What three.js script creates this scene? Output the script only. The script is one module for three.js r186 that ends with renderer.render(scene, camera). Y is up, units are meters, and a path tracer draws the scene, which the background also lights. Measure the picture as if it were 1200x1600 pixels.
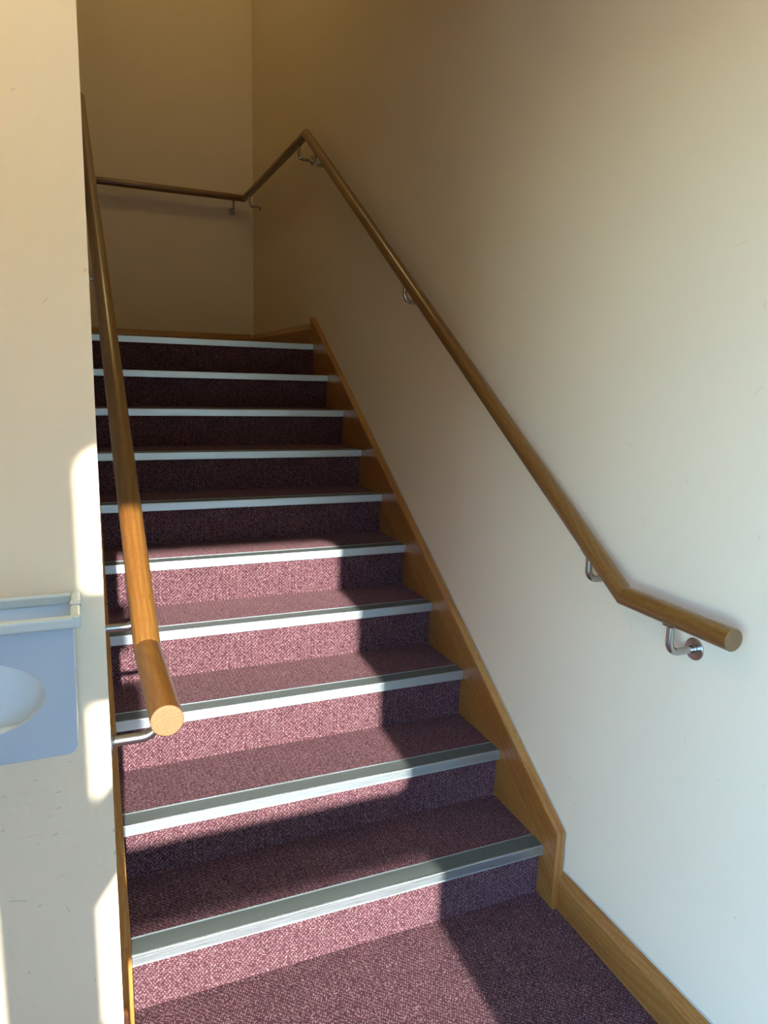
import * as THREE from 'three';
import { Sky } from 'three/addons/objects/Sky.js';
import { mergeGeometries } from 'three/addons/utils/BufferGeometryUtils.js';

// ---------- camera, sky, sun, exposure ----------
const scene = new THREE.Scene();
const camera = new THREE.PerspectiveCamera(THREE.MathUtils.radToDeg(2 * Math.atan(800 / 1115.98)), 1200 / 1600, 0.02, 200);
camera.position.set(-1.2075, 1.5224, 1.5619);
camera.rotation.set(-0.1847, -0.4013, 0.0273, 'YXZ');
scene.add(camera);

const toSun = new THREE.Vector3(-0.047, 0.325, 1).normalize();
const sky = new Sky();
sky.scale.setScalar(1000);
sky.material.uniforms.turbidity.value = 5;
sky.material.uniforms.rayleigh.value = 1.0;
sky.material.uniforms.mieCoefficient.value = 0.0006;
sky.material.uniforms.mieDirectionalG.value = 0.6;
sky.material.uniforms.sunPosition.value.copy(toSun);
scene.add(sky);
scene.environmentIntensity = 6.6;

const sun = new THREE.DirectionalLight(new THREE.Color(1.0, 0.747, 0.653), 30);
sun.target.position.set(-0.6, 0.6, 0);
sun.position.copy(toSun).multiplyScalar(20).add(sun.target.position);
sun.castShadow = true;
sun.shadow.mapSize.set(4096, 4096);
sun.shadow.radius = 1;
Object.assign(sun.shadow.camera, { left: -4, right: 4, top: 4, bottom: -4, near: 1, far: 40 });
scene.add(sun, sun.target);

const LAMP = 0.8, LAMP_FILL = 0.6;                                           // candela of the landing lamp and of the added lobby lamp
const renderer = new THREE.WebGLRenderer({ antialias: true });
renderer.toneMapping = THREE.LinearToneMapping;
renderer.toneMappingExposure = 1.16;
renderer.shadowMap.enabled = true;

// ---------- dimensions (metres) ----------
const RISE = 0.17, GOING = 0.2619, STEPS = 10, OVER = 0.02, NOSE_H = 0.031, NOSE_D = 0.0597;
const XR = 0, XL = -1.16, WALL_R = 0.032, WALL_L = -1.191;    // stringer faces and the wall faces behind them
const PITCH = RISE / GOING, TOP = RISE * STEPS, Z_TOP = -(STEPS - 1) * GOING, Z_BACK = -4.0;
const LOB = -1.95, FRONT = 0.55, DOOR_Z = 3.2, SOFFIT = 2.71, ROOF = 5.2;

// ---------- seeded noise ----------
function rng(seed) { let s = seed >>> 0; return () => { s = (s + 0x6D2B79F5) >>> 0; let t = Math.imul(s ^ (s >>> 15), 1 | s); t = (t + Math.imul(t ^ (t >>> 7), 61 | t)) ^ t; return ((t ^ (t >>> 14)) >>> 0) / 4294967296; }; }
function hash2(x, y, s) { let h = Math.imul(x, 374761393) + Math.imul(y, 668265263) + Math.imul(s, 2147483647 - 58); h = Math.imul(h ^ (h >>> 13), 1274126177); return ((h ^ (h >>> 16)) >>> 0) / 4294967296; }
function tileNoise(x, y, px, py, s) {                    // value noise that repeats after px, py cells
  const xi = Math.floor(x), yi = Math.floor(y), fx = x - xi, fy = y - yi;
  const u = fx * fx * (3 - 2 * fx), v = fy * fy * (3 - 2 * fy), m = (a, n) => ((a % n) + n) % n;
  const a = hash2(m(xi, px), m(yi, py), s), b = hash2(m(xi + 1, px), m(yi, py), s), c = hash2(m(xi, px), m(yi + 1, py), s), d = hash2(m(xi + 1, px), m(yi + 1, py), s);
  return (a + (b - a) * u) * (1 - v) + (c + (d - c) * u) * v;
}
function dataTex(w, h, f, srgb, sizeU, sizeV) {
  const d = new Uint8Array(w * h * 4);
  for (let y = 0; y < h; y++) for (let x = 0; x < w; x++) {
    const c = f(x / w, y / h, x, y), i = (y * w + x) * 4;
    d[i] = Math.max(0, Math.min(255, c[0] * 255)); d[i + 1] = Math.max(0, Math.min(255, c[1] * 255)); d[i + 2] = Math.max(0, Math.min(255, c[2] * 255)); d[i + 3] = 255;
  }
  const t = new THREE.DataTexture(d, w, h);
  t.wrapS = t.wrapT = THREE.RepeatWrapping; t.magFilter = THREE.LinearFilter; t.minFilter = THREE.LinearMipmapLinearFilter; t.generateMipmaps = true; t.anisotropy = 8;
  if (srgb) t.colorSpace = THREE.SRGBColorSpace;
  t.repeat.set(1 / sizeU, 1 / sizeV); t.needsUpdate = true;
  return t;
}
const toS = (c) => c <= 0.0031308 ? 12.92 * c : 1.055 * Math.pow(c, 1 / 2.4) - 0.055;
const lin = (r, g, b) => new THREE.Color().setRGB(r, g, b);

// ---------- materials ----------
// looped wool carpet: maroon loops about 4 mm across in staggered rows, about a third flecked with pale pink
const CARPET_N = 160, CARPET_S = 0.512;
function carpetAt(u, v) {
  const gy = v * CARPET_N, row = Math.floor(gy), gx = u * CARPET_N + (row & 1) * 0.5;
  let best = 9, kind = 0, tone = 0;                          // kind: 0 maroon, 1 heather, 2 pale fleck (one loop in four, on a slight diagonal)
  for (let dy = -1; dy <= 1; dy++) for (let dx = -1; dx <= 1; dx++) {
    const r = row + dy, rr = ((r % CARPET_N) + CARPET_N) % CARPET_N, off = (((r & 1) === 1) ? 0.5 : 0) - (row & 1) * 0.5;
    const ci = Math.floor(gx - off) + dx, cc = ((ci % CARPET_N) + CARPET_N) % CARPET_N;
    const jx = ci + off + 0.5 + (hash2(cc, rr, 3) - 0.5) * 0.35, jy = r + 0.5 + (hash2(cc, rr, 4) - 0.5) * 0.35;
    const d = Math.hypot(gx - jx, (gy - jy) * 1.05);
    if (d < best) { best = d; kind = ((cc + 2 * rr + ((rr >> 1) & 1)) & 3) === 0 ? (hash2(cc, rr, 5) < 0.86 ? 2 : 0) : hash2(cc, rr, 5) < 0.07 ? 2 : hash2(cc, rr, 7) < 0.15 ? 1 : 0; tone = hash2(cc, rr, 6); }
  }
  return [best, kind, tone];
}
const carpetMap = dataTex(1024, 1024, (u, v) => {
  const [d, k, t] = carpetAt(u, v), edge = 1 - 0.45 * Math.min(1, Math.max(0, (d - 0.25) / 0.4));
  const c = k === 2 ? [0.28, 0.168, 0.172] : k === 1 ? [0.125, 0.048, 0.066] : [0.074, 0.018, 0.031];
  const g = (k === 2 ? Math.max(0.25, edge * 1.25 - 0.25 * Math.max(0, d - 0.2) * 4) : edge) * (0.75 + 0.5 * t) * (0.9 + 0.2 * tileNoise(u * 9, v * 9, 9, 9, 21));
  return c.map((q) => toS(q * g));
}, true, CARPET_S, CARPET_S);
const carpetBump = dataTex(1024, 1024, (u, v) => { const [d] = carpetAt(u, v), h = Math.sqrt(Math.max(0, 1 - d * d * 1.9)); return [h, h, h]; }, false, CARPET_S, CARPET_S);
const M = {};
M.carpet = new THREE.MeshPhysicalMaterial({ sheen: 0.65, sheenColor: lin(0.55, 0.26, 0.28), sheenRoughness: 0.55, map: carpetMap, bumpMap: carpetBump, bumpScale: 0.0042, roughness: 0.96 });

// oak: u runs along the grain
const WOOD_U = 1.6, WOOD_V = 0.32;
const woodMap = dataTex(2048, 1024, (u, v) => {
  const warp = (tileNoise(u * 5, v * 4, 5, 4, 31) - 0.5) * 0.26 + (tileNoise(u * 14, v * 8, 14, 8, 32) - 0.5) * 0.022;
  const rings = 0.5 + 0.5 * Math.sin((v + warp) * Math.PI * 2 * 16);
  const fibre = tileNoise(u * 50, v * 420, 50, 420, 33), fine = tileNoise(u * 160, v * 900, 160, 900, 34);
  const pore = Math.max(0, tileNoise(u * 90, v * 520, 90, 520, 35) - 0.70) * 3.2 * (0.35 + 0.65 * rings);
  const band = tileNoise(u * 3, v * 7, 3, 7, 36);
  const g = (0.84 + 0.14 * rings + 0.22 * (fibre - 0.5) + 0.12 * (fine - 0.5) + 0.22 * (band - 0.5)) * (1 - 0.55 * Math.min(1, pore));
  return [toS(0.365 * g), toS(0.158 * g * g * 1.06), toS(0.034 * g * g * g * 1.1)];
}, true, WOOD_U, WOOD_V);
const woodBump = dataTex(1024, 512, (u, v) => { const f = 0.6 * tileNoise(u * 50, v * 420, 50, 420, 33) + 0.4 * tileNoise(u * 90, v * 520, 90, 520, 35); return [f, f, f]; }, false, WOOD_U, WOOD_V);
M.wood = new THREE.MeshPhysicalMaterial({ map: woodMap, bumpMap: woodBump, bumpScale: 0.00006, roughness: 0.42, clearcoat: 0.55, clearcoatRoughness: 0.22 });
M.woodLit = M.wood.clone(); M.woodLit.color.setRGB(1.22, 1.3, 1.45);  // same oak brightened, so light on the stringer edges is in the colour
M.railWood = new THREE.MeshPhysicalMaterial({ map: woodMap, bumpMap: woodBump, bumpScale: 0.00006, color: lin(0.54, 0.545, 0.47), roughness: 0.44, clearcoat: 0.6, clearcoatRoughness: 0.18 });
const endMap = dataTex(256, 256, (u, v) => {
  const r = Math.hypot(u - 0.1, v + 0.3), ring = 0.5 + 0.5 * Math.sin(r * 70 + 3 * tileNoise(u * 6, v * 6, 6, 6, 41));
  const g = 0.80 + 0.12 * ring + 0.35 * (tileNoise(u * 70, v * 70, 70, 70, 42) - 0.5);
  return [toS(0.225 * g), toS(0.125 * g), toS(0.05 * g)];
}, true, 0.06, 0.06);
M.endGrain = new THREE.MeshPhysicalMaterial({ map: endMap, roughness: 0.65 });

const brushed = dataTex(512, 256, (u, v) => { const g = 0.45 + 0.35 * tileNoise(u * 6, v * 128, 6, 128, 51) + 0.2 * tileNoise(u * 40, v * 256, 40, 256, 52); return [g, g, g]; }, false, 0.4, 0.04);
M.alu = new THREE.MeshStandardMaterial({ color: lin(0.55, 0.65, 0.69), metalness: 1, roughness: 0.62, roughnessMap: brushed });
M.insert = new THREE.MeshStandardMaterial({ color: lin(0.085, 0.103, 0.097), roughness: 0.55, bumpMap: brushed, bumpScale: 0.0001 });
M.steel = new THREE.MeshStandardMaterial({ color: lin(0.44, 0.43, 0.41), metalness: 1, roughness: 0.25 });
M.brass = new THREE.MeshStandardMaterial({ color: lin(0.85, 0.75, 0.45), metalness: 1, roughness: 0.3 });
M.sealant = new THREE.MeshStandardMaterial({ color: lin(0.46, 0.46, 0.42), roughness: 0.7 });

// painted plaster: cream emulsion with a faint roller texture
const PAINT = [0.805, 0.686, 0.51];
const roller = dataTex(512, 512, (u, v) => { const g = 0.5 * tileNoise(u * 60, v * 60, 60, 60, 61) + 0.3 * tileNoise(u * 130, v * 130, 130, 130, 62) + 0.2 * tileNoise(u * 9, v * 9, 9, 9, 63); return [g, g, g]; }, false, 0.5, 0.5);
M.paint = new THREE.MeshStandardMaterial({ color: lin(...PAINT), roughness: 0.78, bumpMap: roller, bumpScale: 0.00035 });
// a painted wall with its own scuffs: marks are [u, v, length, angle, darkness] in metres on the wall
function scuffed(u0, v0, du, dv, w, h, marks, seed) {
  const cv = document.createElement('canvas'); cv.width = w; cv.height = h;
  const g = cv.getContext('2d'), r = rng(seed);
  g.fillStyle = '#fff'; g.fillRect(0, 0, w, h);
  const sx = w / du, sy = h / dv;
  for (const [u, v, len, ang, dark] of marks) {
    g.strokeStyle = `rgba(60,56,48,${dark * 0.38})`; g.lineCap = 'round'; g.lineWidth = Math.max(1.0, 0.0014 * sx);
    const x = (u - u0) * sx, y = h - (v - v0) * sy, dx = Math.cos(ang) * len * sx, dy = -Math.sin(ang) * len * sy;
    g.beginPath(); g.moveTo(x - dx / 2, y - dy / 2); g.quadraticCurveTo(x + dy * 0.08, y - dx * 0.08, x + dx / 2, y + dy / 2); g.stroke();
  }
  for (let i = 0; i < 60; i++) {
    g.strokeStyle = `rgba(80,74,62,${0.03 + 0.07 * r()})`; g.lineWidth = 1;
    const x = r() * w, y = r() * h, a = r() * 6.28, l = (0.006 + 0.02 * r()) * sx;
    g.beginPath(); g.moveTo(x, y); g.lineTo(x + Math.cos(a) * l, y + Math.sin(a) * l); g.stroke();
  }
  const t = new THREE.CanvasTexture(cv); t.colorSpace = THREE.SRGBColorSpace; t.wrapS = t.wrapT = THREE.ClampToEdgeWrapping;
  t.repeat.set(1 / du, 1 / dv); t.offset.set(-u0 / du, -v0 / dv);
  const m = M.paint.clone(); m.map = t; return m;
}
M.paintRight = scuffed(-2.6, 0, 4, 3, 2048, 1536, [[0.245,1.204,0.012,2.2,0.35],[0.524,1.519,0.022,0.8,0.3],[0.053,0.416,0.007,1.4,0.55],[0.085,0.35,0.006,2.4,0.5],[0.541,0.683,0.004,0,0.4],[0.624,0.408,0.006,1.2,0.6],[-0.101,0.892,0.014,2.3,0.3],[-0.427,1.189,0.012,0.6,0.22],[0.649,0.729,0.006,1.7,0.3],[0.515,1.682,0.012,1.6,0.35],[0.445,1.809,0.02,0.4,0.25],[0.1,1.898,0.018,0.3,0.25],[-1.954,1.553,0.03,0.2,0.2],[-1.158,1.319,0.03,2.0,0.2],[0.567,1.229,0.01,1.8,0.3],[0.178,1.464,0.01,1.0,0.2]], 71);
M.paintFront = scuffed(-1.7, 0.3, 0.51, 1.8, 580, 2048, [[-1.322,0.784,0.022,-0.25,0.55],[-1.295,0.769,0.004,0.2,0.6],[-1.259,0.752,0.009,-1.2,0.4],[-1.262,0.94,0.004,0,0.65],[-1.263,0.916,0.005,0.1,0.55],[-1.274,0.906,0.002,0,0.5],[-1.269,0.876,0.007,0.2,0.5],[-1.292,0.867,0.005,-0.5,0.4],[-1.334,0.897,0.004,0.3,0.5],[-1.29,0.964,0.004,0,0.4],[-1.245,0.983,0.002,0,0.55],[-1.315,0.665,0.002,1.5,0.7],[-1.228,0.623,0.002,1.4,0.7],[-1.1925,0.864,0.004,1.5,0.7],[-1.1925,0.827,0.006,1.5,0.7],[-1.195,1.646,0.003,1,0.5],[-1.266,0.808,0.010,0.6,0.25],[-1.264,1.843,0.005,0.5,0.4],[-1.243,1.606,0.01,0.9,0.3],[-1.33,0.948,0.006,0.2,0.3],[-1.25,0.85,0.02,0.05,0.15],[-1.3,0.88,0.03,0.05,0.15]], 72);
M.ceiling = new THREE.MeshStandardMaterial({ color: lin(0.82, 0.79, 0.70), roughness: 0.9 });
M.plastic = new THREE.MeshPhysicalMaterial({ color: lin(0.40, 0.50, 0.61), roughness: 0.32, clearcoat: 0.2, clearcoatRoughness: 0.3 });
M.plasticPale = new THREE.MeshPhysicalMaterial({ color: lin(0.72, 0.82, 0.90), roughness: 0.4 });
M.plasticRim = new THREE.MeshPhysicalMaterial({ color: lin(0.50, 0.59, 0.61), roughness: 0.35 });
M.frameWhite = new THREE.MeshStandardMaterial({ color: lin(0.72, 0.72, 0.70), roughness: 0.4 });
M.card = new THREE.MeshStandardMaterial({ color: lin(0.7, 0.7, 0.68), roughness: 0.9 });
M.rubber = new THREE.MeshStandardMaterial({ color: lin(0.02, 0.02, 0.02), roughness: 0.7 });
M.glassTinted = new THREE.MeshPhysicalMaterial({ color: lin(0.50, 0.64, 0.67), transmission: 1, thickness: 0, roughness: 0, ior: 1.5 });  // tint added to hold back daylight through the door
M.glass = new THREE.MeshPhysicalMaterial({ color: 0xffffff, transmission: 1, thickness: 0, roughness: 0, ior: 1.5 });
M.paving = new THREE.MeshStandardMaterial({ color: lin(0.23, 0.26, 0.225), roughness: 0.9 });
M.brick = new THREE.MeshStandardMaterial({ color: lin(0.36, 0.24, 0.17), roughness: 0.9 });

// ---------- builders ----------
const used = {};
function numbered(name) { const n = used[name] = (used[name] ?? -1) + 1; return n ? `${name}_${String(n).padStart(3, '0')}` : name; }
function mesh(name, geo, mat, parent = scene) {
  const m = new THREE.Mesh(Array.isArray(geo) ? merge(geo) : geo, mat);
  m.name = numbered(name); m.castShadow = m.receiveShadow = true; parent.add(m); return m;
}
function merge(list) { return mergeGeometries(list.map((g) => { const n = g.index ? g.toNonIndexed() : g; for (const k of Object.keys(n.attributes)) if (!['position', 'normal', 'uv'].includes(k)) n.deleteAttribute(k); return n; })); }
function struct(name, geo, mat) { const m = mesh(name, geo, mat); m.userData.kind = 'structure'; return m; }
function thing(name, label, category, group) { const o = new THREE.Group(); o.name = numbered(name); o.userData = { label, category }; if (group) o.userData.group = group; scene.add(o); return o; }
function part(name, geo, mat, parent, label) { const m = mesh(name, geo, mat, parent); if (label) m.userData.label = label; return m; }
// uv in metres: from the face's direction, or with u along a given direction
function uvBox(g0) {
  const g = g0.index ? g0.toNonIndexed() : g0, p = g.attributes.position, n = g.attributes.normal, uv = new Float32Array(p.count * 2);
  for (let i = 0; i < p.count; i++) {
    const ax = Math.abs(n.getX(i)), ay = Math.abs(n.getY(i)), az = Math.abs(n.getZ(i));
    const [a, b] = ay >= ax && ay >= az ? [p.getX(i), p.getZ(i)] : ax >= az ? [p.getZ(i), p.getY(i)] : [p.getX(i), p.getY(i)];
    uv[2 * i] = a; uv[2 * i + 1] = b;
  }
  g.setAttribute('uv', new THREE.BufferAttribute(uv, 2)); return g;
}
function uvGrain(g0, dir, shift = 0) {
  const g = g0.index ? g0.toNonIndexed() : g0, p = g.attributes.position, n = g.attributes.normal, uv = new Float32Array(p.count * 2);
  const d = dir.clone().normalize(), P = new THREE.Vector3(), N = new THREE.Vector3(), C = new THREE.Vector3();
  for (let i = 0; i < p.count; i++) {
    P.fromBufferAttribute(p, i); N.fromBufferAttribute(n, i); C.crossVectors(N, d);
    if (C.lengthSq() < 0.05) C.set(0.7, 0.7, 0); C.normalize();
    uv[2 * i] = P.dot(d) + shift; uv[2 * i + 1] = P.dot(C) + shift * 0.37;
  }
  g.setAttribute('uv', new THREE.BufferAttribute(uv, 2)); return g;
}
function box(x0, x1, y0, y1, z0, z1) { const g = new THREE.BoxGeometry(x1 - x0, y1 - y0, z1 - z0); g.translate((x0 + x1) / 2, (y0 + y1) / 2, (z0 + z1) / 2); return uvBox(g); }
// a profile given as [z, y] points, carried from x0 to x1
function along(pts, x0, x1, bevel = 0) {
  const s = new THREE.Shape(pts.map(([z, y]) => new THREE.Vector2(-z, y)));
  const g = new THREE.ExtrudeGeometry(s, { depth: x1 - x0 - 2 * bevel, bevelEnabled: bevel > 0, bevelSize: bevel, bevelThickness: bevel, bevelOffset: -bevel, bevelSegments: 3 });
  g.translate(0, 0, x0 + bevel); g.rotateY(Math.PI / 2);     // shape x -> -z, depth -> +x
  return g;
}
// a profile given as [x, y] points, carried from z0 to z1
function alongZ(pts, z0, z1) { const g = new THREE.ExtrudeGeometry(new THREE.Shape(pts.map(([x, y]) => new THREE.Vector2(x, y))), { depth: z1 - z0, bevelEnabled: false }); g.translate(0, 0, z0); return g; }
const V = (x, y, z) => new THREE.Vector3(x, y, z);

// ---------- structure ----------
const T = 0.2;
struct('floor', [box(LOB, WALL_R, -0.2, 0, FRONT, DOOR_Z), box(WALL_L - 0.2, WALL_R, -0.2, 0, -0.35, FRONT)], M.carpet);
struct('floor_landing', [box(-2.4, WALL_R, TOP - 0.2, TOP, Z_BACK, Z_TOP - NOSE_D), box(XL, XR, TOP - 0.2, TOP - 0.0035, Z_TOP - NOSE_D, Z_TOP - 0.003)], M.carpet);
struct('wall_right', box(WALL_R, WALL_R + T, -0.2, ROOF + T, Z_BACK - T, DOOR_Z + 0.1), M.paintRight);
struct('wall_back', box(-2.4, WALL_R, -0.2, ROOF + T, Z_BACK - T, Z_BACK), M.paint);
const SPINE = WALL_L - 0.12;
struct('wall_spine', box(SPINE, WALL_L, 0, ROOF, -2.46, FRONT - T), M.paint);
struct('wall_front', box(LOB, WALL_L, 0, ROOF, FRONT - T, FRONT), M.paintFront);
struct('wall_landing_side', box(-2.4 - T, -2.4, TOP - 0.2, ROOF + T, Z_BACK - T, -2.3), M.paint);
struct('wall_landing_return', box(-2.4, SPINE, TOP, ROOF, -2.46, -2.3), M.paint);
const LW = [1.4, 3.12, 0.12, 2.42];                            // unseen side window added to brighten the right wall: z0, z1, y0, y1
struct('wall_lobby_left', [box(LOB - T, LOB, -0.2, SOFFIT + T, FRONT - T, LW[0]), box(LOB - T, LOB, -0.2, SOFFIT + T, LW[1], DOOR_Z + 0.1), box(LOB - T, LOB, -0.2, LW[2], LW[0], LW[1]), box(LOB - T, LOB, LW[3], SOFFIT + T, LW[0], LW[1])], M.paint);
struct('added_wall_nib', box(LOB, -1.42, 0, SOFFIT, 1.2, 1.3), M.paint);  // unseen, added to keep side window light off the front wall
struct('wall_upper', box(LOB, WALL_R, SOFFIT, ROOF, -0.55, -0.35), M.paint);
struct('ceiling_lobby', box(LOB, WALL_R, SOFFIT, SOFFIT + 0.3, -0.35, DOOR_Z), M.ceiling);
struct('ceiling', box(-2.6, WALL_R + T, ROOF, ROOF + T, Z_BACK - T, 0), M.ceiling);
// entrance wall with the glazed door and its sidelight
const DX0 = -1.44, DX1 = -0.38, SX0 = -1.62, SX1 = -1.44, DH = 2.40;
struct('wall_entrance', [box(LOB, SX0, -0.2, SOFFIT + T, DOOR_Z, DOOR_Z + 0.1), box(DX1, WALL_R, -0.2, SOFFIT + T, DOOR_Z, DOOR_Z + 0.1), box(SX0, DX1, DH, SOFFIT + T, DOOR_Z, DOOR_Z + 0.1), box(SX0, DX1, -0.2, 0, DOOR_Z, DOOR_Z + 0.1)], M.paint);
function rounded(x0, x1, y0, y1, r) {
  const s = new THREE.Path();
  s.moveTo(x0 + r, y0); s.lineTo(x1 - r, y0); s.absarc(x1 - r, y0 + r, r, -Math.PI / 2, 0); s.lineTo(x1, y1 - r); s.absarc(x1 - r, y1 - r, r, 0, Math.PI / 2);
  s.lineTo(x0 + r, y1); s.absarc(x0 + r, y1 - r, r, Math.PI / 2, Math.PI); s.lineTo(x0, y0 + r); s.absarc(x0 + r, y0 + r, r, Math.PI, Math.PI * 1.5); s.closePath();
  return s;
}
function glazed(name, x0, x1, y0, y1, panes, depth, place) {
  const g = new THREE.Group(); g.name = name; g.userData.kind = 'structure'; scene.add(g);
  const s = new THREE.Shape([[x0, y0], [x1, y0], [x1, y1], [x0, y1]].map((p) => new THREE.Vector2(...p)));
  for (const p of panes) s.holes.push(rounded(...p));
  const f = new THREE.ExtrudeGeometry(s, { depth, bevelEnabled: false, curveSegments: 10 }); if (!place) f.translate(0, 0, DOOR_Z);
  if (place) place(g);
  part('frame', f, M.frameWhite, g);
  for (const [a, b, c, d] of panes) part('glass_pane', new THREE.PlaneGeometry(b - a + 0.01, d - c + 0.01).translate((a + b) / 2, (c + d) / 2, (place ? 0 : DOOR_Z) + depth * 0.5), place ? M.glass : M.glassTinted, g);
  return g;
}
const door = glazed('door_1', DX0, DX1, 0.005, DH, [[-1.3416, -0.4876, 1.39, 2.295, 0.032], [-1.3416, -0.4876, 0.2, 1.245, 0.032]], 0.044);
// unseen card and block added on the door to cast gaps in the sun patch
part('shadow_card', box(-1.3416, -1.2876, 1.92, 2.092, DOOR_Z - 0.0006, DOOR_Z), M.card, door);
{
  const blockShape = new THREE.Shape([[-1.378, 1.60], [-1.342, 1.60], [-1.305, 1.655], [-1.253, 1.665], [-1.253, 1.79], [-1.30, 1.815], [-1.342, 1.765], [-1.378, 1.765]].map((p) => new THREE.Vector2(...p)));
  part('shadow_block', new THREE.ExtrudeGeometry(blockShape, { depth: 0.03, bevelEnabled: true, bevelSize: 0.002, bevelThickness: 0.002, bevelOffset: -0.002, bevelSegments: 2 }).translate(0, 0, DOOR_Z - 0.032), M.steel, door);
}
glazed('window_1', SX0, SX1, 0.005, DH, [[-1.56, -1.4796, 0.1, 2.32, 0.02]], 0.044);
glazed('added_window_2', 0, LW[1] - LW[0], LW[2], LW[3], [[0.05, LW[1] - LW[0] - 0.05, LW[2] + 0.05, LW[3] - 0.05, 0.01]], 0.05, (g) => { g.rotation.y = Math.PI / 2; g.position.set(LOB - 0.12, 0, LW[1]); });
struct('added_canopy', box(-1.7, 0.4, 2.74, 2.84, DOOR_Z + 0.1, DOOR_Z + 1.25), M.frameWhite);  // unseen overhang added to cut the sky seen through the door
struct('added_building', [box(-16, 15, -0.2, 6.2, 22, 30), box(-16.3, 15.3, 6.2, 6.5, 21.8, 30.2)], M.brick);  // unseen block added to hide the bright low sky from the door
struct('ground_outside', [box(-30, 30, -0.25, -0.2, DOOR_Z + 0.1, 40), box(-30, LOB - T, -0.25, -0.2, -20, DOOR_Z + 0.1)], M.paving);

// skirting boards: chamfered oak, plus the thin bead of sealant along their top
const SK = 0.0174, SKH = 0.122, SKC = 0.09;
function skirt(kind, len, place, shift) {
  const g = uvGrain(alongZ([[0, 0], [SK, 0], [SK, SKC - 0.002], [SK - 0.0012, SKC], [0.002, SKH], [0, SKH]], 0, len), V(0, 0, 1), shift);
  const s = alongZ([[0, SKH], [0.003, SKH - 0.0005], [0.002, SKH + 0.0025], [0, SKH + 0.003]], 0, len);
  const m = struct(kind, g, M.wood); part('sealant', s, M.sealant, m);
  place(m); return m;
}
skirt('baseboard_right', DOOR_Z - 0.0615, (m) => { m.rotation.y = Math.PI; m.position.set(WALL_R, 0, DOOR_Z); }, 0.2);
skirt('baseboard_left', FRONT - 0.0615 , (m) => { m.position.set(WALL_L, 0, 0.0615); }, 0.9);
skirt('baseboard_landing', -2.415 - Z_BACK, (m) => { m.rotation.y = Math.PI; m.position.set(WALL_R, TOP, -2.415); }, 0.5);
skirt('baseboard_back', 2.4 + WALL_R - SK, (m) => { m.rotation.y = -Math.PI / 2; m.position.set(WALL_R - SK, TOP, Z_BACK); }, 1.2);

// ---------- staircase ----------
const stairs = thing('staircase', 'straight flight of carpeted steps with metal nosings between oak stringers', 'staircase');
const W0 = XL + 0.0005, W1 = XR - 0.0005;
function arcPts(cz, cy, r, a0, a1, n) { const o = []; for (let i = 0; i <= n; i++) { const a = a0 + (a1 - a0) * i / n; o.push([cz + r * Math.cos(a), cy + r * Math.sin(a)]); } return o; }
const noseProfile = [[-0.003, -NOSE_H], [-0.0002, -NOSE_H], [0.0006, -NOSE_H + 0.001], [0.0006, -NOSE_H + 0.0026], [0, -NOSE_H + 0.0034], ...arcPts(-0.0018, -0.0018, 0.0018, 0, Math.PI / 2, 5),
  [-0.0055, 0], [-0.0055, -0.0022], [-NOSE_D + 0.0045, -0.0022], [-NOSE_D + 0.0045, 0.0004], [-NOSE_D, 0.0004], [-NOSE_D, -0.0034], [-0.003, -0.0034]];
const noseGeo = uvGrain(along(noseProfile, W0, W1), V(1, 0, 0));
const gripGeo = uvGrain(along([[-0.0057, -0.0022], [-0.0057, -0.0004], [-NOSE_D + 0.0047, -0.0004], [-NOSE_D + 0.0047, -0.0022]], W0, W1), V(1, 0, 0));
const treadGeo = uvBox(along([[-0.003, -NOSE_H], [-0.003, -0.0034], [-NOSE_D, -0.0034], [-NOSE_D, 0], [-GOING - OVER, 0], [-GOING - OVER, -NOSE_H]], W0, W1));
const riserGeo = box(W0, W1, -RISE, -NOSE_H, -OVER - 0.012, -OVER);
const screwGeo = new THREE.CylinderGeometry(0.0018, 0.0018, 0.0008, 10);
for (let i = 0; i < STEPS; i++) {
  const y = (i + 1) * RISE, z = -i * GOING;
  const ri = part('riser', riserGeo, M.carpet, stairs); ri.position.set(0, y, z);
  if (i < STEPS - 1) { const tr = part('tread', treadGeo, M.carpet, stairs); tr.position.set(0, y, z); }
  const no = part('nosing', noseGeo, M.alu, stairs); no.position.set(0, y, z);
  part('grip_insert', gripGeo, M.insert, no, 'dark grey grip insert');
  if (i === 0) { const sc = part('screw', screwGeo, M.brass, no, 'small brass screw head'); sc.position.set(-0.04, 0, -0.033); }
}
const ST_F = 0.0615, ST_B = -2.415, ST_O = 0.285;
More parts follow.
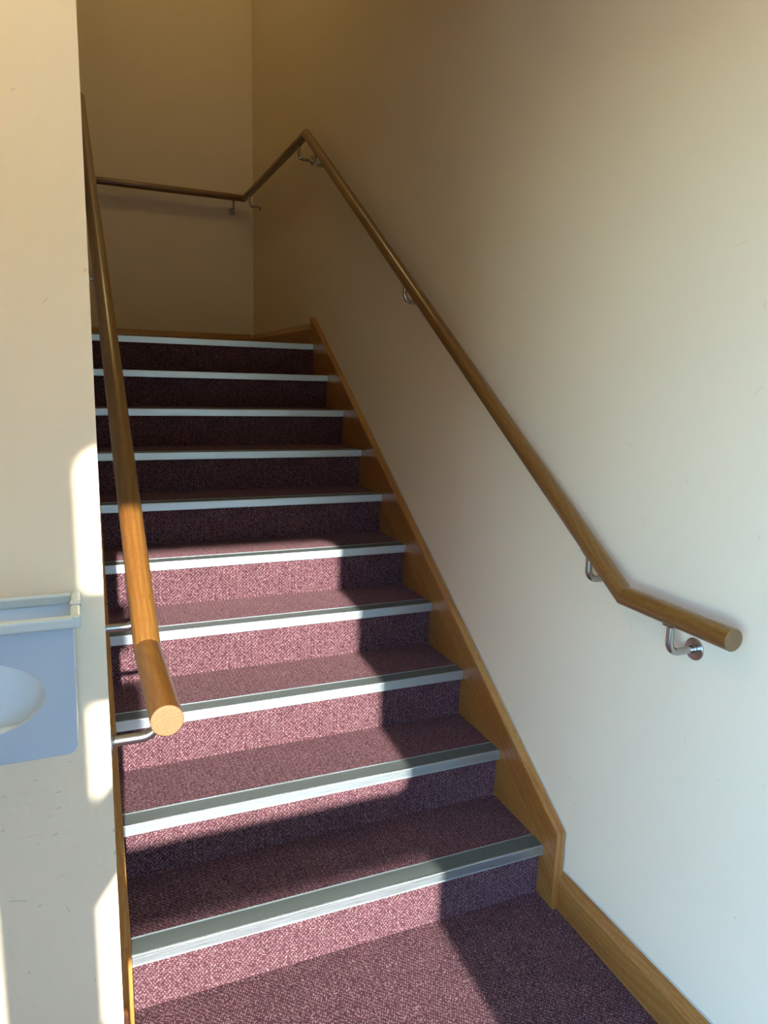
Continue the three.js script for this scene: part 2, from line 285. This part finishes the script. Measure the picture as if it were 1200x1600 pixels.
function stringer(x0, x1, wallAt, inward, shift) {
  const wallX = wallAt + inward * 0.0004;
  const top = (z) => ST_O - PITCH * z;
  const low = (z) => Math.max(0.0, ST_O - PITCH * z - 0.42);
  const zLow = (ST_O - 0.42) / PITCH;
  const C = 0.005, zf = ST_F - C;                            // thin strip whose paler colour paints light on the top and front edge
  const pts = [[zf, 0], [zf, top(zf) - C], [ST_B, top(ST_B) - C], [ST_B, low(ST_B)], [zLow, 0]];
  const g = uvGrain(along(pts, x0, x1, 0.0025), V(0, PITCH, -1), shift);
  const m = part('stringer', g, M.wood, stairs);
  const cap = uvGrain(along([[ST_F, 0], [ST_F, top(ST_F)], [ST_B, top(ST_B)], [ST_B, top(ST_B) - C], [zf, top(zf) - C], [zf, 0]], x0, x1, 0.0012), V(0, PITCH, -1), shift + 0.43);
  part('lit_edge', cap, M.woodLit, m, 'oak edge strip with light painted into its colour');
  const n = [[ST_F, top(ST_F)], [ST_B, top(ST_B)], [ST_B, top(ST_B) + 0.0035], [ST_F, top(ST_F) + 0.0035]];
  const s = along(n, inward < 0 ? wallX - 0.003 : wallX, inward < 0 ? wallX : wallX + 0.003);
  const s2 = box(inward < 0 ? wallX - 0.003 : wallX, inward < 0 ? wallX : wallX + 0.003, SKH, top(ST_F), ST_F, ST_F + 0.003);
  part('sealant', [s, s2], M.sealant, m, 'thin grey bead of sealant');
}
stringer(XR, WALL_R - 0.0004, WALL_R, -1, 0.1);
stringer(WALL_L + 0.0004, XL, WALL_L, 1, 0.7);

// ---------- handrails ----------
const RAIL_R = 0.0235, RAIL_OFF = 0.077, RAIL_SLOPE = 0.6575;
// a round length of rail from a to b whose ends are cut on the planes with normals na, nb
function railGeo(a, b, na, nb, shift) {
  const d = b.clone().sub(a).normalize(), up = Math.abs(d.y) > 0.9 ? V(1, 0, 0) : V(0, 1, 0);
  const e1 = V(0, 0, 0).crossVectors(d, up).normalize(), e2 = V(0, 0, 0).crossVectors(e1, d), N = 40, L = Math.max(2, Math.round(a.distanceTo(b) / 0.3));
  const pos = [], nor = [], uv = [], idx = [];
  for (let i = 0; i <= N; i++) {
    const t = i / N * Math.PI * 2, n = e1.clone().multiplyScalar(Math.cos(t)).addScaledVector(e2, Math.sin(t)), o = n.clone().multiplyScalar(RAIL_R);
    const ta = -o.dot(na) / d.dot(na), tb = -o.dot(nb) / d.dot(nb), A = a.clone().add(o).addScaledVector(d, ta), B = b.clone().add(o).addScaledVector(d, tb);
    for (let k = 0; k <= L; k++) { const P = A.clone().lerp(B, k / L); pos.push(P.x, P.y, P.z); nor.push(n.x, n.y, n.z); uv.push(P.clone().sub(a).dot(d) + shift, i / N * 0.16 + shift * 0.31); }
  }
  for (let i = 0; i < N; i++) for (let k = 0; k < L; k++) { const q = i * (L + 1) + k; idx.push(q, q + 1, q + L + 1, q + 1, q + L + 2, q + L + 1); }
  const g = new THREE.BufferGeometry();
  g.setAttribute('position', new THREE.Float32BufferAttribute(pos, 3)); g.setAttribute('normal', new THREE.Float32BufferAttribute(nor, 3)); g.setAttribute('uv', new THREE.Float32BufferAttribute(uv, 2)); g.setIndex(idx);
  return g;
}
function railRun(root, pts, shift, endLabel) {
  const dirs = pts.slice(1).map((p, i) => p.clone().sub(pts[i]).normalize());
  for (let i = 0; i < dirs.length; i++) {
    const na = i ? dirs[i].clone().add(dirs[i - 1]).normalize() : dirs[i], nb = i < dirs.length - 1 ? dirs[i].clone().add(dirs[i + 1]).normalize() : dirs[i];
    part('rail_section', railGeo(pts[i], pts[i + 1], na, nb, shift + i * 0.73), M.railWood, root);
  }
  // the cut end: a disc with an eased edge
  const prof = [[0, 0.0022], [RAIL_R - 0.0025, 0.0022], [RAIL_R - 0.0008, 0.0016], [RAIL_R, 0], [RAIL_R, -0.001]].map(([r, y]) => new THREE.Vector2(r, y));
  const cap = uvBox(new THREE.LatheGeometry(prof, 40));
  const c = part('end_cap', cap, M.endGrain, root, endLabel);
  c.position.copy(pts[0]); c.quaternion.setFromUnitVectors(V(0, 1, 0), dirs[0].clone().negate());
}
// bent steel rod from the underside of the rail to a round rose on the wall; toWall is the unit direction to the wall
function makeBracket(root, at, toWall, dist, slope) {
  const drop = 0.087, r = Math.min(0.027, dist * 0.5), c = V(0, 0, 0), pts = [];
  const y0 = at.y - RAIL_R * Math.sqrt(1 + slope * slope) + 0.006, y1 = at.y - drop;
  pts.push(V(at.x, y0, at.z), V(at.x, (y0 + y1 + r) / 2, at.z));
  for (let i = 0; i <= 8; i++) { const a = i / 8 * Math.PI / 2; c.set(at.x, y1 + r - r * Math.sin(a), at.z).addScaledVector(toWall, r - r * Math.cos(a)); pts.push(c.clone()); }
  pts.push(V(at.x, y1, at.z).addScaledVector(toWall, dist * 0.7), V(at.x, y1, at.z).addScaledVector(toWall, dist - 0.001));
  const curve = new THREE.CatmullRomCurve3(pts, false, 'centripetal');
  const b = part('bracket', new THREE.TubeGeometry(curve, 60, 0.0086, 20), M.steel, root, 'bent stainless steel bracket');
  const rose = new THREE.LatheGeometry([[0.0, 0.0042], [0.0236, 0.0042], [0.0250, 0.0034], [0.0256, 0.002], [0.0257, 0]].map(([x, y]) => new THREE.Vector2(x, y)), 36);
  const collar = new THREE.LatheGeometry([[0.0086, 0.0075], [0.0100, 0.0068], [0.0102, 0.004]].map(([x, y]) => new THREE.Vector2(x, y)), 24);
  const ro = part('wall_rose', [rose, collar], M.steel, b);
  ro.position.copy(V(at.x, y1, at.z).addScaledVector(toWall, dist)); ro.quaternion.setFromUnitVectors(V(0, 1, 0), toWall.clone().negate());
  const sad = new THREE.BoxGeometry(0.02, 0.003, 0.03); const sa = part('saddle', sad, M.steel, b);
  const alongRail = Math.abs(toWall.x) > 0.5 ? 0 : Math.PI / 2;
  sa.rotation.set(Math.atan(slope), alongRail, 0, 'YXZ');
  const nrm = V(0, 1, slope).normalize(); sa.position.set(at.x, at.y - nrm.y * (RAIL_R + 0.0005), at.z - (alongRail ? 0 : nrm.z * (RAIL_R + 0.0005)));
}
const RY = 1.034, RZ0 = 0.60, RZ1 = 0.29, RZ2 = -2.365, RY2 = RY + RAIL_SLOPE * (RZ1 - RZ2);
const railY = (z) => z > RZ1 ? RY : z > RZ2 ? RY + RAIL_SLOPE * (RZ1 - z) : RY2;
const RX = WALL_R - RAIL_OFF, RBZ = Z_BACK + 0.07;
const right = thing('handrail', 'long oak handrail on the right wall, running on around the landing corner', 'handrail');
railRun(right, [V(RX, RY, RZ0), V(RX, RY, RZ1), V(RX, RY2, RZ2), V(RX, RY2, RBZ), V(-2.2, RY2, RBZ)], 0.15, 'pale cut end of the rail');
for (const z of [0.44, 0.155, -1.03, -2.21]) makeBracket(right, V(RX, railY(z), z), V(1, 0, 0), RAIL_OFF, z > RZ1 ? 0 : RAIL_SLOPE);
for (const z of [-2.507, -3.76]) makeBracket(right, V(RX, railY(z), z), V(1, 0, 0), RAIL_OFF, 0);
makeBracket(right, V(-0.125, RY2, RBZ), V(0, 0, -1), 0.07, 0);
const left = thing('handrail', 'nearer oak handrail on the left, fixed to the edge of the white wall end', 'handrail');
const leftX = (z) => -1.122 + 0.0119 * z;                     // this rail runs slightly towards the wall as it climbs
const LT = leftX(RZ2);
railRun(left, [V(leftX(0.573), RY, 0.573), V(leftX(RZ1), RY, RZ1), V(LT, RY2, RZ2), V(LT - 0.004, RY2 + 0.012, RZ2 - 0.06), V(LT - 0.05, RY2 + 0.012, RZ2 - 0.14), V(-1.5, RY2 + 0.012, RZ2 - 0.15)], 0.55, 'pale cut end of the rail');
for (const z of [0.44, 0.155, -1.03, -2.21]) makeBracket(left, V(leftX(z), railY(z), z), V(-1, 0, 0), leftX(z) - WALL_L, z > RZ1 ? 0 : RAIL_SLOPE);

// ---------- wall dispenser ----------
const bin = thing('wall_dispenser', 'pale plastic open-topped dispenser with an oval front opening on the white wall', 'dispenser');
{
  const xc = -1.361, hw = 0.130, y0 = 1.048, y1 = 1.222, zb = FRONT + 0.001, zf = 0.652, t = 0.003, r = 0.012;
  const outer = new THREE.Shape();
  outer.moveTo(xc - hw + r, y0); outer.lineTo(xc + hw - r, y0); outer.absarc(xc + hw - r, y0 + r, r, -Math.PI / 2, 0); outer.lineTo(xc + hw + 0.002, y1); outer.lineTo(xc - hw - 0.002, y1); outer.lineTo(xc - hw, y0 + r); outer.absarc(xc - hw + r, y0 + r, r, Math.PI, Math.PI * 1.5);
  const frontS = outer.clone(); const hole = new THREE.Path(); hole.absellipse(xc, 1.133, 0.097, 0.050, 0, Math.PI * 2); frontS.holes.push(hole);
  const front = new THREE.ExtrudeGeometry(frontS, { depth: t, bevelEnabled: true, bevelSize: 0.001, bevelOffset: -0.001, bevelThickness: 0.001, bevelSegments: 2, curveSegments: 40 }); front.translate(0, 0, zf - t);
  part('front_panel', uvBox(front), M.plastic, bin);
  const U = (h, a, rr) => [[-h - 0.002, y1], ...arcPts(xc - h + rr, a + rr, rr, Math.PI, Math.PI * 1.5, 8), ...arcPts(xc + h - rr, a + rr, rr, Math.PI * 1.5, Math.PI * 2, 8), [h + 0.002, y1]].map(([x, y], k, l) => new THREE.Vector2(k && k < l.length - 1 ? x : xc + x, y));
  const tubS = new THREE.Shape([...U(hw, y0, r), ...U(hw - t, y0 + t, r).reverse()]);
  const tub = new THREE.ExtrudeGeometry(tubS, { depth: zf - t - zb, bevelEnabled: false, curveSegments: 12 }); tub.translate(0, 0, zb);
  const back = new THREE.ExtrudeGeometry(outer, { depth: t, bevelEnabled: false, curveSegments: 12 }); back.translate(0, 0, zb);
  part('tub', [uvBox(tub), uvBox(back)], M.plasticPale, bin);
  // thick rolled rim around the open top
  const X0 = xc - hw - 0.011, X1 = xc + hw + 0.011, Z1 = zf + 0.010;
  const bars = [];
  const section = (w, h, r) => { const p = rounded(-w / 2, w / 2, -h / 2, h / 2, r).getPoints(6); return new THREE.Shape(p.slice(0, -1)); };
  const bar = (x0, x1, z0, z1) => {                    // a rounded bar, lying along its longer side
    const lx = x1 - x0, lz = z1 - z0, alongX = lx > lz, g = new THREE.ExtrudeGeometry(section(alongX ? lz : lx, 0.0155, 0.004), { depth: alongX ? lx : lz, bevelEnabled: false });
    g.translate(0, 0, -(alongX ? lx : lz) / 2); if (alongX) g.rotateY(Math.PI / 2);
    g.translate((x0 + x1) / 2, y1, (z0 + z1) / 2); bars.push(uvBox(g));
  };
  bar(X0 + 0.006, X1 - 0.006, Z1 - 0.012, Z1); bar(X0, X0 + 0.0125, zb, Z1 - 0.0118); bar(X1 - 0.0125, X1, zb, Z1 - 0.0118); bar(X0 + 0.0123, X1 - 0.0123, zb, zb + 0.0085);
  for (const x of [X0 + 0.00625, X1 - 0.00625]) { const g = new THREE.CylinderGeometry(0.00625, 0.00625, 0.0149, 20); g.translate(x, y1, Z1 - 0.00625); bars.push(uvBox(g)); }
  const rim = bars;
  part('rim', rim, M.plasticRim, bin);
  for (const s of [-1, 1]) part('clip', box(s < 0 ? X0 : X1 - 0.0125, s < 0 ? X0 + 0.0125 : X1, y1 + 0.006, y1 + 0.0087, 0.595, 0.612), M.plastic, bin);
}

// ---------- ceiling lamps ----------
function ceilingLamp(label, x, y, z, candela, glowing, color) {
  const lamp = thing('ceiling_lamp', label, 'lamp');
  lamp.position.set(x, y, z);
  part('base', new THREE.CylinderGeometry(0.17, 0.17, 0.03, 40).translate(0, -0.015, 0), M.frameWhite, lamp);
  const glow = new THREE.MeshStandardMaterial({ color: lin(0.9, 0.88, 0.8), emissive: lin(1, 0.80, 0.50), emissiveIntensity: glowing, roughness: 0.5 });
  part('diffuser', new THREE.LatheGeometry([[0, -0.075], [0.08, -0.072], [0.14, -0.058], [0.16, -0.03]].map(([x, y]) => new THREE.Vector2(x, y)), 40), glow, lamp);
  const l = new THREE.PointLight(color, candela, 0, 2); l.position.set(0, -0.2, 0); l.castShadow = true; l.shadow.radius = 7; lamp.add(l);
}
ceilingLamp('round white ceiling lamp high above the half landing', -0.7, ROOF, -2.5, LAMP, 1.2, lin(1, 0.78, 0.34));
ceilingLamp('round white ceiling lamp added to warm the upper wall end', -1.62, SOFFIT, 0.88, LAMP_FILL, 1.2, lin(1, 0.80, 0.42));  // unseen lamp, added for warm light on the top of the front wall
renderer.render(scene, camera);
